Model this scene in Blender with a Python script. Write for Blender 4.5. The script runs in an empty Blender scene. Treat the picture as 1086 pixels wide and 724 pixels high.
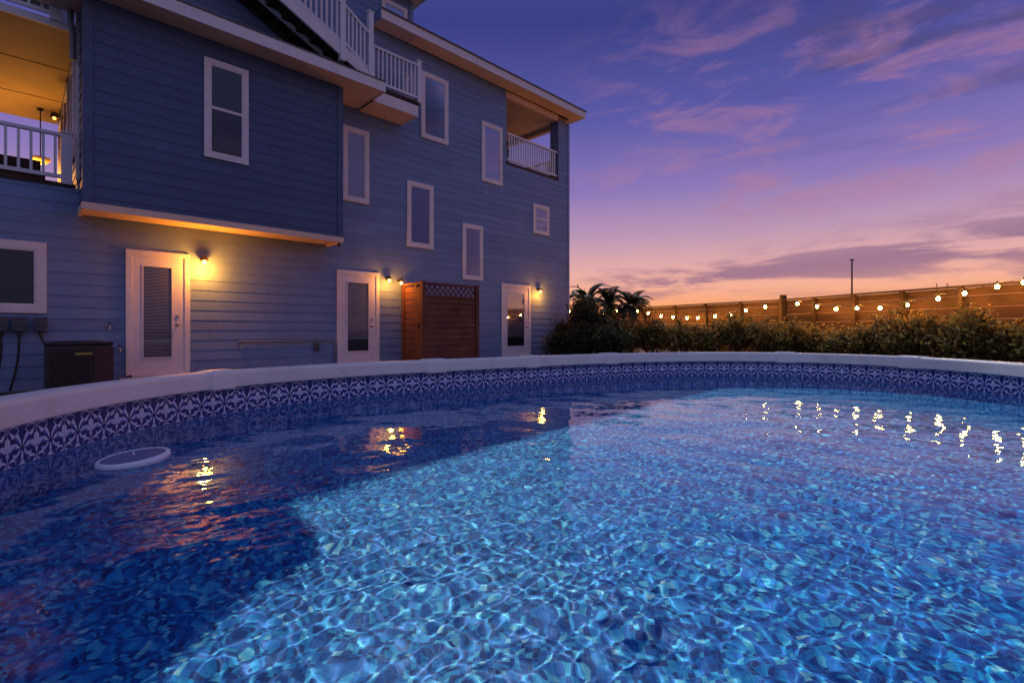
import bpy, bmesh, math, random
import numpy as np
from mathutils import Vector, Matrix, noise as mnoise
random.seed(7)
R = math.radians
S = bpy.context.scene
COL = S.collection
# ------------------------------------------------------------------ helpers
class MB:
    """collects shapes; build() links them as ONE mesh object"""
    def __init__(s): s.v = []; s.f = []; s.uv = None; s.smooth = False
    def add(s, vs, fs):
        o = len(s.v); s.v += [tuple(v) for v in vs]; s.f += [tuple(i + o for i in f) for f in fs]; return s
    def box(s, x0, x1, y0, y1, z0, z1):
        vs = [(x, y, z) for z in (z0, z1) for y in (y0, y1) for x in (x0, x1)]
        return s.add(vs, [(0, 2, 3, 1), (4, 5, 7, 6), (0, 1, 5, 4), (2, 6, 7, 3), (0, 4, 6, 2), (1, 3, 7, 5)])
    def obox(s, c, ax, ay, az):
        c, ax, ay, az = map(Vector, (c, ax, ay, az))
        vs = [c + ax * i + ay * j + az * k for k in (-.5, .5) for j in (-.5, .5) for i in (-.5, .5)]
        return s.add(vs, [(0, 2, 3, 1), (4, 5, 7, 6), (0, 1, 5, 4), (2, 6, 7, 3), (0, 4, 6, 2), (1, 3, 7, 5)])
    def beam(s, a, b, w, h, up=(0, 0, 1)):
        a, b = Vector(a), Vector(b); d = b - a; up = Vector(up)
        sd = d.cross(up).normalized(); u2 = sd.cross(d).normalized()
        return s.obox((a + b) / 2, d, sd * w, u2 * h)
    def prism(s, poly, ax, t0, t1):
        """poly: 2-D outline; extruded along axis ax (0 x, 1 y, 2 z)"""
        def mk(p, t):
            return [(t, p[0], p[1]), (p[0], t, p[1]), (p[0], p[1], t)][ax]
        n = len(poly)
        vs = [mk(p, t0) for p in poly] + [mk(p, t1) for p in poly]
        return s.add(vs, [tuple(range(n))[::-1], tuple(range(n, 2 * n))] + [(i, (i + 1) % n, n + (i + 1) % n, n + i) for i in range(n)])
    def tube(s, pts, r, n=8, cap=True):
        pts = [Vector(p) for p in pts]; rs = r if isinstance(r, (list, tuple)) else [r] * len(pts)
        vs = []; fs = []
        for i, p in enumerate(pts):
            t = (pts[min(i + 1, len(pts) - 1)] - pts[max(i - 1, 0)]).normalized()
            a = Vector((0, 0, 1)) if abs(t.z) < .9 else Vector((1, 0, 0))
            u = t.cross(a).normalized(); w = t.cross(u)
            vs += [p + (u * math.cos(2 * math.pi * k / n) + w * math.sin(2 * math.pi * k / n)) * rs[i] for k in range(n)]
        for i in range(len(pts) - 1):
            fs += [(i * n + k, i * n + (k + 1) % n, (i + 1) * n + (k + 1) % n, (i + 1) * n + k) for k in range(n)]
        if cap: fs += [tuple(range(n))[::-1], tuple(range((len(pts) - 1) * n, len(pts) * n))]
        return s.add(vs, fs)
    def lathe(s, prof, c=(0, 0, 0), n=20):
        c = Vector(c); vs = []; fs = []; m = len(prof)
        for k in range(n):
            a = 2 * math.pi * k / n
            vs += [c + Vector((r * math.cos(a), r * math.sin(a), z)) for r, z in prof]
        for k in range(n):
            k2 = (k + 1) % n
            fs += [(k * m + i, k2 * m + i, k2 * m + i + 1, k * m + i + 1) for i in range(m - 1)]
        return s.add(vs, fs)
    def sphere(s, c, r, n=10, m=6, sz=1):
        return s.lathe([(max(1e-4, r * math.sin(math.pi * i / m)), -r * sz * math.cos(math.pi * i / m)) for i in range(m + 1)], c, n)
    def build(s, name, mat, parent=None, smooth=False, bevel=0, fix=True):
        me = bpy.data.meshes.new(name); me.from_pydata(s.v, [], s.f)
        if fix:
            bm = bmesh.new(); bm.from_mesh(me); bmesh.ops.recalc_face_normals(bm, faces=bm.faces); bm.to_mesh(me); bm.free()
        if smooth: me.shade_smooth()
        if mat: me.materials.append(mat)
        o = bpy.data.objects.new(name, me); COL.objects.link(o)
        if parent: o.parent = parent
        if bevel:
            b = o.modifiers.new('bevel', 'BEVEL'); b.width = bevel; b.segments = 2; b.limit_method = 'ANGLE'
        return o
def tag(o, label=None, cat=None, group=None, kind=None):
    for k, v in (('label', label), ('category', cat), ('group', group), ('kind', kind)):
        if v: o[k] = v
    return o
def empty(name, loc, rz=0, label=None, cat=None, group=None):
    o = bpy.data.objects.new(name, None); COL.objects.link(o); o.location = loc; o.rotation_euler = (0, 0, rz)
    o.empty_display_size = .2
    return tag(o, label, cat, group)
def children(o): return [c for c in bpy.data.objects if c.parent == o]
def copy_tree(o, parent=None):
    c = o.copy(); COL.objects.link(c); c.parent = parent
    for ch in children(o): copy_tree(ch, c)
    return c
# ------------------------------------------------------------------ materials
def nt(m):
    m.use_nodes = True; t = m.node_tree; t.nodes.clear(); return t
def N(t, typ, ins=None, **kw):
    n = t.nodes.new(typ)
    for k, v in kw.items(): setattr(n, k, v)
    for k, v in (ins or {}).items():
        if isinstance(v, bpy.types.NodeSocket): t.links.new(v, n.inputs[k])
        else: n.inputs[k].default_value = v
    return n
def ramp(t, fac, stops, interp='LINEAR'):
    n = t.nodes.new('ShaderNodeValToRGB'); cr = n.color_ramp; cr.interpolation = interp
    while len(cr.elements) < len(stops): cr.elements.new(.5)
    for e, (p, c) in zip(cr.elements, stops):
        e.position = p; e.color = (*c, 1) if len(c) == 3 else c
    if fac is not None: t.links.new(fac, n.inputs[0])
    return n.outputs[0]
def M_(t, op, a, b=0, c=None, clamp=False):
    n = t.nodes.new('ShaderNodeMath'); n.operation = op; n.use_clamp = clamp
    for i, v in enumerate((a, b) if c is None else (a, b, c)):
        if isinstance(v, bpy.types.NodeSocket): t.links.new(v, n.inputs[i])
        else: n.inputs[i].default_value = v
    return n.outputs[0]
def mixc(t, fac, a, b, mode='MIX'):
    n = t.nodes.new('ShaderNodeMix'); n.data_type = 'RGBA'; n.blend_type = mode
    for i, v in ((0, fac), (6, a), (7, b)):
        if isinstance(v, bpy.types.NodeSocket): t.links.new(v, n.inputs[i])
        else: n.inputs[i].default_value = v if i == 0 else ((*v, 1) if len(v) == 3 else v)
    return n.outputs[2]
def pbsdf(t, **kw):
    b = t.nodes.new('ShaderNodeBsdfPrincipled'); o = t.nodes.new('ShaderNodeOutputMaterial')
    t.links.new(b.outputs[0], o.inputs[0])
    for k, v in kw.items():
        i = b.inputs[k]
        if isinstance(v, bpy.types.NodeSocket): t.links.new(v, i)
        else: i.default_value = (*v, 1) if isinstance(v, tuple) and len(v) == 3 else v
    return b
def paint(name, col, rough=.5, var=.12, scale=(3, 3, 3), metal=0, bump=0, spec=.5, dirt=None):
    m = bpy.data.materials.new(name); t = nt(m)
    tc = N(t, 'ShaderNodeTexCoord'); mp = N(t, 'ShaderNodeMapping', {'Vector': tc.outputs['Object'], 'Scale': scale})
    no = N(t, 'ShaderNodeTexNoise', {'Vector': mp.outputs[0], 'Scale': 1.0, 'Detail': 6.0, 'Roughness': .65})
    c = ramp(t, no.outputs[0], [(.3, tuple(x * (1 - var) for x in col)), (.7, tuple(min(1, x * (1 + var)) for x in col))])
    if dirt:
        n2 = N(t, 'ShaderNodeTexNoise', {'Vector': tc.outputs['Object'], 'Scale': dirt[1], 'Detail': 8.0, 'Roughness': .75})
        c = mixc(t, ramp(t, n2.outputs[0], [(.52, (0, 0, 0)), (.75, (dirt[2],) * 3)]), c, dirt[0])
    b = pbsdf(t, **{'Base Color': c, 'Roughness': rough, 'Metallic': metal, 'Specular IOR Level': spec})
    if bump:
        bp = N(t, 'ShaderNodeBump', {'Strength': bump, 'Distance': .01, 'Height': no.outputs[0]}); t.links.new(bp.outputs[0], b.inputs['Normal'])
    return m
def wood(name, dark, light, axis=0, scale=2.0, rough=.75):
    m = bpy.data.materials.new(name); t = nt(m)
    tc = N(t, 'ShaderNodeTexCoord'); sc = [22, 22, 22]; sc[axis] = 1.2
    mp = N(t, 'ShaderNodeMapping', {'Vector': tc.outputs['Object'], 'Scale': tuple(sc)})
    n1 = N(t, 'ShaderNodeTexNoise', {'Vector': mp.outputs[0], 'Scale': 1.0, 'Detail': 8.0, 'Roughness': .6, 'Distortion': .4})
    n2 = N(t, 'ShaderNodeTexNoise', {'Vector': tc.outputs['Object'], 'Scale': scale, 'Detail': 5.0})
    f = M_(t, 'ADD', M_(t, 'MULTIPLY', n1.outputs[0], .65), M_(t, 'MULTIPLY', n2.outputs[0], .45))
    c = ramp(t, f, [(.35, dark), (.72, light)])
    b = pbsdf(t, **{'Base Color': c, 'Roughness': rough, 'Specular IOR Level': .25})
    bp = N(t, 'ShaderNodeBump', {'Strength': .35, 'Distance': .01, 'Height': n1.outputs[0]}); t.links.new(bp.outputs[0], b.inputs['Normal'])
    return m
def emit(name, col, s):
    m = bpy.data.materials.new(name); t = nt(m)
    e = N(t, 'ShaderNodeEmission', {'Color': (*col, 1), 'Strength': s}); o = N(t, 'ShaderNodeOutputMaterial', {'Surface': e.outputs[0]})
    return m
M = {}
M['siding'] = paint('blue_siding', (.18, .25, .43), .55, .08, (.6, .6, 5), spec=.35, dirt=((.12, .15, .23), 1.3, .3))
def boards(m, amt=.07):
    t = m.node_tree; b = next(n for n in t.nodes if n.type == 'BSDF_PRINCIPLED'); src = b.inputs['Base Color'].links[0].from_socket
    tc = N(t, 'ShaderNodeTexCoord'); sp = N(t, 'ShaderNodeSeparateXYZ', {0: tc.outputs['Object']}); row = M_(t, 'FLOOR', M_(t, 'DIVIDE', sp.outputs[2], .19))
    w1 = N(t, 'ShaderNodeTexWhiteNoise', {1: row}, noise_dimensions='1D').outputs[0]
    run = M_(t, 'ADD', M_(t, 'DIVIDE', sp.outputs[0], 3.66), M_(t, 'MULTIPLY', w1, 7.3)); cell = N(t, 'ShaderNodeCombineXYZ', {0: M_(t, 'FLOOR', run), 1: row}).outputs[0]
    w2 = N(t, 'ShaderNodeTexWhiteNoise', {0: cell}, noise_dimensions='2D').outputs[0]
    j = M_(t, 'LESS_THAN', M_(t, 'FRACT', run), .0018)
    mp = N(t, 'ShaderNodeMapping', {'Vector': tc.outputs['Object'], 'Scale': (2.2, 2.2, .5)}); st = N(t, 'ShaderNodeTexNoise', {'Vector': mp.outputs[0], 'Scale': 1.0, 'Detail': 7.0, 'Roughness': .7}).outputs[0]
    f = M_(t, 'MULTIPLY', M_(t, 'ADD', 1 - amt, M_(t, 'MULTIPLY', w2, 2 * amt)), M_(t, 'ADD', .86, M_(t, 'MULTIPLY', st, .28)))
    f = M_(t, 'MULTIPLY', f, M_(t, 'SUBTRACT', 1, M_(t, 'MULTIPLY', j, .5)))
    t.links.new(N(t, 'ShaderNodeVectorMath', {0: src, 3: f}, operation='SCALE').outputs[0], b.inputs['Base Color'])
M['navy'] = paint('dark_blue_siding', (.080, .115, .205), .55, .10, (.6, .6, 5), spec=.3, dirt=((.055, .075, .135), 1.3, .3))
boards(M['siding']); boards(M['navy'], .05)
M['trim'] = paint('white_trim', (.78, .70, .70), .5, .06, (2, 2, 2), dirt=((.40, .34, .32), 2.5, .35))
M['door'] = paint('white_door', (.74, .66, .69), .42, .05, (2, 2, 2), dirt=((.42, .36, .36), 3, .25))
M['soffit'] = paint('tan_soffit', (.88, .60, .43), .7, .08, (1.2, 1.2, 1.2), dirt=((.38, .24, .17), 2, .4))
M['porch'] = paint('porch_plaster', (.60, .44, .24), .7, .12, (1, 1, 1))
M['rail'] = paint('white_railing', (.76, .72, .74), .45, .04)
M['roof'] = paint('grey_shingle', (.12, .115, .12), .85, .25, (9, 9, 9))
M['stairwood'] = wood('dark_stair_wood', (.03, .016, .01), (.10, .052, .03), 0)
M['cedar'] = wood('cedar_boards', (.075, .028, .018), (.24, .095, .058), 0)
M['cedarv'] = wood('cedar_posts', (.075, .028, .018), (.22, .088, .052), 2)
M['fence'] = wood('weathered_fence_boards', (.018, .010, .007), (.085, .046, .030), 0, 1.2)
M['fencev'] = wood('weathered_fence_posts', (.018, .011, .007), (.07, .040, .026), 2, 1.2)
M['vinyl'] = paint('white_vinyl', (.90, .81, .71), .38, .05, (2, 2, 2), dirt=((.42, .37, .35), 2.2, .4))
M['cap'] = paint('white_vinyl_caps', (.92, .84, .75), .35, .03)
M['black'] = paint('black_metal', (.018, .016, .018), .5, .3, (6, 6, 6))
M['acdark'] = paint('dark_brown_metal', (.035, .018, .016), .5, .25, (5, 5, 5))
M['acred'] = paint('maroon_metal', (.075, .02, .018), .5, .25, (5, 5, 5))
M['gold'] = paint('brass_plate', (.42, .30, .06), .4, .1)
M['grey'] = paint('grey_pvc', (.22, .21, .24), .5, .1)
M['meter'] = paint('dark_grey_enclosure', (.06, .06, .075), .5, .2)
M['steel'] = paint('satin_nickel', (.5, .46, .44), .3, .1, metal=1)
M['lampmetal'] = paint('bronze_lamp', (.14, .085, .04), .4, .2, metal=.6)
M['blind'] = paint('white_blinds', (.13, .125, .19), .6, .05)
M['dark'] = paint('dark_interior', (.012, .012, .02), .7, .2)
M['shade'] = paint('pale_window_shade', (.50, .49, .62), .7, .05)
M['shadeblue'] = paint('blue_window_shade', (.19, .225, .42), .7, .05)
M['solar'] = paint('solar_cell', (.19, .175, .32), .5, .15, (30, 30, 30))  # pale lavender of the reflected sky is put into the panel colour
M['floatw'] = paint('white_plastic', (.90, .88, .90), .35, .03)
M['stem'] = wood('shrub_stem', (.03, .02, .012), (.10, .07, .04), 2)
M['trunk'] = wood('palm_trunk', (.03, .022, .016), (.12, .085, .06), 2)
M['bulb'] = emit('warm_bulb', (1, .38, .055), 380)
M['lampbulb'] = emit('warm_lamp_bulb', (1, .42, .06), 22)
M['porchbulb'] = emit('porch_bulb', (1, .44, .08), 5)
M['blindlight'] = paint('pale_door_blinds', (.55, .48, .50), .6, .05)
M['panedark'] = paint('dark_pane_sky_reflection', (.035, .042, .10), .7, .1)  # blue is the sky reflected in dark panes, put into the backing colour
M['wire'] = paint('black_cord', (.012, .012, .012), .6, .1)
M['cushion'] = paint('rust_cushion', (.30, .11, .04), .8, .15)
M['wicker'] = paint('dark_wicker', (.035, .025, .02), .7, .3, (30, 30, 30))
def glass(name, tr=.75, tint=(.93, .95, 1)):
    m = bpy.data.materials.new(name); t = nt(m)
    tr_ = N(t, 'ShaderNodeBsdfTransparent', {'Color': (*tint, 1)}); g = N(t, 'ShaderNodeBsdfGlossy', {'Color': (.95, .95, 1, 1), 'Roughness': .02})
    fr = N(t, 'ShaderNodeFresnel', {'IOR': 1.45}); f = M_(t, 'MULTIPLY', fr.outputs[0], .65, clamp=True)
    mx = N(t, 'ShaderNodeMixShader', {0: f, 1: tr_.outputs[0], 2: g.outputs[0]}); N(t, 'ShaderNodeOutputMaterial', {'Surface': mx.outputs[0]})
    return m
M['glass'] = glass('window_glass', .72)
def leafmat(name, cols, tr=.25):
    m = bpy.data.materials.new(name); t = nt(m)
    g = N(t, 'ShaderNodeNewGeometry'); tc = N(t, 'ShaderNodeTexCoord')
    n2 = N(t, 'ShaderNodeTexNoise', {'Vector': tc.outputs['Object'], 'Scale': 2.2, 'Detail': 3.0})
    f = M_(t, 'ADD', M_(t, 'MULTIPLY', g.outputs['Random Per Island'], .6), M_(t, 'MULTIPLY', n2.outputs[0], .5))
    c = ramp(t, f, [(.2, cols[0]), (.55, cols[1]), (.95, cols[2])])
    d = N(t, 'ShaderNodeBsdfPrincipled', {'Base Color': c, 'Roughness': .55, 'Specular IOR Level': .35}); l = N(t, 'ShaderNodeBsdfTranslucent', {'Color': c})
    mx = N(t, 'ShaderNodeMixShader', {0: tr, 1: d.outputs[0], 2: l.outputs[0]}); N(t, 'ShaderNodeOutputMaterial', {'Surface': mx.outputs[0]})
    return m
M['leaf'] = leafmat('shrub_leaves', [(.06, .045, .010), (.22, .16, .035), (.52, .40, .12)], .45)  # golden glow of the bulbs is put into the yellow leaf tones
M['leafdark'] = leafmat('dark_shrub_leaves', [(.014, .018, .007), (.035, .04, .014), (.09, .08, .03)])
M['frond'] = leafmat('palm_fronds', [(.012, .018, .010), (.025, .034, .016), (.05, .055, .025)], .12)
M['plant'] = leafmat('pot_plant_leaves', [(.012, .02, .012), (.025, .035, .02), (.04, .05, .03)], .1)
# ground
m = bpy.data.materials.new('sandy_grass_ground'); t = nt(m); tc = N(t, 'ShaderNodeTexCoord')
n1 = N(t, 'ShaderNodeTexNoise', {'Vector': tc.outputs['Object'], 'Scale': .8, 'Detail': 10.0, 'Roughness': .7})
pbsdf(t, **{'Base Color': ramp(t, n1.outputs[0], [(.3, (.028, .024, .018)), (.55, (.075, .062, .045)), (.8, (.15, .12, .085))]), 'Roughness': .95}); M['ground'] = m
# mosaic liner
def mosaic(name, uv=False):
    m = bpy.data.materials.new(name); t = nt(m); tc = N(t, 'ShaderNodeTexCoord')
    src = tc.outputs['UV' if uv else 'Object']
    sc = N(t, 'ShaderNodeVectorMath', {0: src, 3: 1 / .021}, operation='SCALE').outputs[0]
    sep = N(t, 'ShaderNodeSeparateXYZ', {0: sc})
    x, y = sep.outputs[0], sep.outputs[1]
    cell = N(t, 'ShaderNodeCombineXYZ', {0: M_(t, 'FLOOR', x), 1: M_(t, 'FLOOR', y)}).outputs[0]
    wn = N(t, 'ShaderNodeTexWhiteNoise', {0: cell}, noise_dimensions='2D')
    cl = N(t, 'ShaderNodeTexNoise', {'Vector': cell, 'Scale': .35, 'Detail': 2.0})
    inn = N(t, 'ShaderNodeTexNoise', {'Vector': src, 'Scale': 60.0, 'Detail': 3.0})
    f = M_(t, 'ADD', M_(t, 'ADD', M_(t, 'MULTIPLY', wn.outputs[0], .62), M_(t, 'MULTIPLY', cl.outputs[0], .4)), M_(t, 'MULTIPLY', M_(t, 'SUBTRACT', inn.outputs[0], .5), .35))
    c = ramp(t, f, [(.20, (.001, .045, .25)), (.40, (.001, .12, .50)), (.54, (.002, .25, .74)), (.68, (.006, .50, .90)), (.80, (.18, .82, .94)), (.92, (.92, .96, .86))])
    def edge(v):
        return M_(t, 'ABSOLUTE', M_(t, 'SUBTRACT', M_(t, 'FRACT', v), .5))
    e = M_(t, 'GREATER_THAN', M_(t, 'MAXIMUM', edge(x), edge(y)), .455)
    c = mixc(t, M_(t, 'MULTIPLY', e, .55), c, (.08, .38, .60))
    pbsdf(t, **{'Base Color': c, 'Roughness': .5}); return m
M['mosaic'] = mosaic('mosaic_liner_floor'); M['mosaicw'] = mosaic('mosaic_liner_wall', True)
# floral tile band (UV: one tile per unit)
m = bpy.data.materials.new('floral_tile_border'); t = nt(m); tc = N(t, 'ShaderNodeTexCoord')
sep = N(t, 'ShaderNodeSeparateXYZ', {0: tc.outputs['UV']})
mx_ = M_(t, 'ABSOLUTE', M_(t, 'SUBTRACT', M_(t, 'FRACT', sep.outputs[0]), .5)); py_ = sep.outputs[1]
mv = N(t, 'ShaderNodeCombineXYZ', {0: mx_, 1: py_, 2: 4.2}).outputs[0]
wv = N(t, 'ShaderNodeTexNoise', {'Vector': mv, 'Scale': 6.0, 'Detail': 2.0})
def petals(ox, cy, kk, ph):
    px = M_(t, 'SUBTRACT', mx_, ox); py = M_(t, 'SUBTRACT', py_, cy)
    a = M_(t, 'ARCTAN2', px, py); r = M_(t, 'SQRT', M_(t, 'ADD', M_(t, 'MULTIPLY', px, px), M_(t, 'MULTIPLY', py, py)))
    w = M_(t, 'ADD', M_(t, 'MULTIPLY', a, kk), M_(t, 'MULTIPLY', M_(t, 'SUBTRACT', wv.outputs[0], .5), 7.0))
    return M_(t, 'COSINE', M_(t, 'ADD', w, ph)), M_(t, 'COSINE', M_(t, 'ADD', M_(t, 'MULTIPLY', w, 2.1), M_(t, 'MULTIPLY', r, 5))), r
s1, s2, r1 = petals(0, .42, 7, 3.14); q1, q2, r2 = petals(.5, .9, 6, 0); u1, u2, r3 = petals(.5, .12, 5, 0)
n1_ = M_(t, 'LESS_THAN', r1, M_(t, 'MINIMUM', M_(t, 'MULTIPLY', r2, 1.35), M_(t, 'MULTIPLY', r3, 1.5)))
n2_ = M_(t, 'LESS_THAN', r2, r3)
def pair(a, b, wa=.85, wb=.32): return M_(t, 'ADD', M_(t, 'MULTIPLY', a, wa), M_(t, 'MULTIPLY', b, wb))
f = M_(t, 'ADD', M_(t, 'MULTIPLY', n1_, pair(s1, s2)), M_(t, 'MULTIPLY', M_(t, 'SUBTRACT', 1, n1_), M_(t, 'ADD', M_(t, 'MULTIPLY', n2_, pair(q1, q2)), M_(t, 'MULTIPLY', M_(t, 'SUBTRACT', 1, n2_), pair(u1, u2)))))
core = M_(t, 'LESS_THAN', r1, .07)
f = M_(t, 'SUBTRACT', M_(t, 'ADD', M_(t, 'MULTIPLY', f, .40), .5), M_(t, 'MULTIPLY', core, .45))
c = ramp(t, f, [(.0, (.006, .012, .09)), (.36, (.010, .028, .19)), (.47, (.04, .11, .46)), (.60, (.11, .22, .66)), (.70, (.60, .65, .88)), (.88, (.90, .89, .93))])
gl = M_(t, 'GREATER_THAN', M_(t, 'ABSOLUTE', M_(t, 'SUBTRACT', M_(t, 'FRACT', M_(t, 'ADD', sep.outputs[0], .0)), .5)), .488)
c = mixc(t, M_(t, 'MULTIPLY', gl, .6), c, (.25, .28, .5))
pbsdf(t, **{'Base Color': c, 'Roughness': .3}); M['tile'] = m
M['bead'] = paint('blue_liner_bead', (.022, .05, .22), .4, .1)
M['linerline'] = paint('pale_liner_line', (.12, .2, .45), .4, .1)
# water
m = bpy.data.materials.new('clear_pool_water'); t = nt(m)
rf_ = N(t, 'ShaderNodeBsdfRefraction', {'Color': (.86, .98, 1, 1), 'Roughness': 0, 'IOR': 1.333}); gl_ = N(t, 'ShaderNodeBsdfGlossy', {'Color': (.85, .92, 1, 1), 'Roughness': 0})
g = N(t, 'ShaderNodeMixShader', {0: N(t, 'ShaderNodeFresnel', {'IOR': 1.333}).outputs[0], 1: rf_.outputs[0], 2: gl_.outputs[0]}); N(t, 'ShaderNodeOutputMaterial', {'Surface': g.outputs[0]}); M['water'] = m
# ------------------------------------------------------------------ camera frame of the place (metres; z 0 = ground)
CZ = .95
cam = bpy.data.cameras.new('camera'); cam.lens = 36 * 530 / 1086; cam.sensor_width = 36; cam.shift_y = -12 / 1086
cam.clip_start = .02; cam.clip_end = 3000
co = bpy.data.objects.new('camera', cam); co.location = (0, 0, CZ); co.rotation_euler = (R(90), 0, 0); COL.objects.link(co); S.camera = co
# ------------------------------------------------------------------ pool
PC = (1.6, 4.0); PK = [4.5137, .1031, -.1402, -.0566, .5951, -.2323, .059, -.0896, -.1644, -.1168, -.0466]
def prad(a):
    r = PK[0]
    for k in range(1, 6): r += PK[2 * k - 1] * math.cos(k * a) + PK[2 * k] * math.sin(k * a)
    return r
NP = 720
base = [Vector((PC[0] + prad(a) * math.cos(a), PC[1] + prad(a) * math.sin(a))) for a in [2 * math.pi * i / NP for i in range(NP)]]
nrm = []
for i in range(NP):
    d = base[(i + 1) % NP] - base[i - 1]; nrm.append(Vector((d.y, -d.x)).normalized())
arc = [0.0]
for i in range(NP): arc.append(arc[-1] + (base[(i + 1) % NP] - base[i]).length)
LEN = arc[-1]
def off(d): return [base[i] - nrm[i] * d for i in range(NP)]
RT, RB, WZ, FZ = .57, .415, .165, -.66          # rail top / bottom, water, pool floor
WALL_IN = .125
pool = empty('swimming_pool', (0, 0, 0), 0, 'oval above ground swimming pool with white rail, floral tile border and blue mosaic liner', 'swimming pool')
inn, outr = off(WALL_IN), off(.045)
mb = MB(); mb.add([(p.x, p.y, FZ) for p in off(WALL_IN + .0)] , [tuple(range(NP))]); floor = mb.build('liner_floor', M['mosaic'], pool, fix=False)
def band(name, ring, z0, z1, mat, ulen, vspan, rows=1, inset=0):
    mb = MB(); per = round(LEN / ulen); vs = []; fs = []
    for j in range(rows + 1):
        z = z0 + (z1 - z0) * j / rows
        vs += [(ring[i % NP].x, ring[i % NP].y, z) for i in range(NP + 1)]
    for j in range(rows):
        for i in range(NP): fs.append((j * (NP + 1) + i + 1, j * (NP + 1) + i, (j + 1) * (NP + 1) + i, (j + 1) * (NP + 1) + i + 1))
    mb.add(vs, fs); o = mb.build(name, mat, pool, smooth=True, fix=False); me = o.data; uv = me.uv_layers.new(name='UVMap')
    for l in me.loops:
        k = l.vertex_index; i = k % (NP + 1); j = k // (NP + 1)
        uv.data[l.index].uv = (arc[i] / LEN * per * (1 if vspan == 1 else ulen), (j / rows) * vspan)
    return o
BT, BB = .402, .168
lw = band('liner_wall', inn, FZ, BB, M['mosaicw'], 1.0, BB - FZ)
band('tile_border', off(WALL_IN + .002), BB, BT, M['tile'], .235, 1)
band('liner_bead', off(WALL_IN + .006), BT, RB + .02, M['bead'], 1.0, .5)
mb = MB(); ring = off(WALL_IN + .004)
band('liner_seam', off(WALL_IN + .0035), BB - .006, BB + .006, M['linerline'], 1.0, .5)
mb = MB(); a_, b_ = inn, outr                                   # outer steel wall
ow = off(.05)
mb.add([(p.x, p.y, -.02) for p in ow] + [(p.x, p.y, RB + .02) for p in ow], [(i, (i + 1) % NP, NP + (i + 1) % NP, NP + i) for i in range(NP)])
mb.build('outer_wall', M['vinyl'], pool, smooth=True, fix=False)
def px_index(px):                                            # rail direction seen at a bearing from the pool's camera side
    bx = (px - 543) / 530
    best = min((abs(base[i].x / base[i].y - bx), i) for i in range(NP) if base[i].y > 2.2)
    return best[1]
joints = sorted([px_index(p) for p in (222, 455, 558, 641, 831, 972)])
step = 1.43
a = arc[joints[0]] - step - .2
extra = []
k = joints[-1]
rem = LEN - (arc[joints[-1]] - arc[joints[0]]); nseg = round(rem / 3.0)
for q in range(1, nseg):
    s_ = (arc[joints[-1]] + rem * q / nseg) % LEN
    extra.append(min(range(NP), key=lambda i: abs(arc[i] - s_)))
joints = sorted(joints + extra)
prof = [(0.0, RT - .018), (.006, RT - .006), (.018, RT - .001), (.03, RT), (.165, RT + .002), (.180, RT - .002), (.192, RT - .012), (.197, RT - .03), (.197, RB + .012), (.192, RB + .002), (.182, RB), (.03, RB), (.006, RB + .006), (0, RB + .018)]
def rail_sweep(i0, i1, grow, z_):
    mb = MB(); n = (i1 - i0) % NP; idx = [(i0 + k) % NP for k in range(n + 1)]; m_ = len(prof)
    vs = []
    cz = (RT + RB) / 2
    for i in idx:
        for (d, z) in prof:
            dd = .1 + (d - .1) * (1 + grow / .1); zz = cz + (z - cz) * (1 + grow / .08)
            p = base[i] - nrm[i] * dd; vs.append((p.x, p.y, zz))
    fs = [(k * m_ + j, k * m_ + (j + 1) % m_, (k + 1) * m_ + (j + 1) % m_, (k + 1) * m_ + j) for k in range(n) for j in range(m_)]
    fs += [tuple(range(m_)), tuple(range(n * m_, (n + 1) * m_))[::-1]]
    mb.add(vs, fs); return mb
for k, j in enumerate(joints):
    j2 = joints[(k + 1) % len(joints)]
    o = rail_sweep(j, j2, -.0004 * (k % 2), 0).build('top_rail', M['vinyl'], pool, smooth=False)
for j in joints:
    w = .11
    i0 = next(q for q in range(NP) if (arc[j] - arc[(j - q) % NP]) % LEN >= w * .9); i1 = next(q for q in range(NP) if (arc[(j + q) % NP] - arc[j]) % LEN >= w * .9)
    rail_sweep((j - i0) % NP, (j + i1) % NP, .012, 0).build('rail_cap', M['cap'], pool)
# water sheet: real ripples
rng = np.random.default_rng(11)
st = .0115
xs = np.arange(-3.4, 6.4, st); ys = np.arange(-1.4, 9.2, st)
X, Y = np.meshgrid(xs, ys)
Z = np.zeros_like(X)
cx_, cy_ = 4.8, 4.2
def vn(X, Y, s, seed):                                       # smooth value noise
    r_ = np.random.default_rng(seed); g = r_.random((64, 64)); u_ = X / s + 20; v_ = Y / s + 20
    iu = np.floor(u_).astype(int); iv = np.floor(v_).astype(int); fu = u_ - iu; fv = v_ - iv
    fu = fu * fu * (3 - 2 * fu); fv = fv * fv * (3 - 2 * fv)
    G = lambda a, b: g[a % 64, b % 64]
    return (G(iu, iv) * (1 - fu) + G(iu + 1, iv) * fu) * (1 - fv) + (G(iu, iv + 1) * (1 - fu) + G(iu + 1, iv + 1) * fu) * fv
WX = X + .10 * (vn(X, Y, .7, 3) - .5); WY = Y + .10 * (vn(X, Y, .7, 4) - .5)
dist = np.hypot(X, Y)
calm = np.clip(1.15 - dist / 9.5, .28, 1)
patch = .45 + 1.1 * vn(X, Y, 1.3, 8)
bands = [(.9, 7, .012), (.48, 10, .013), (.27, 14, .013), (.16, 16, .012), (.098, 18, .012), (.058, 22, .0165)]
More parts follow.
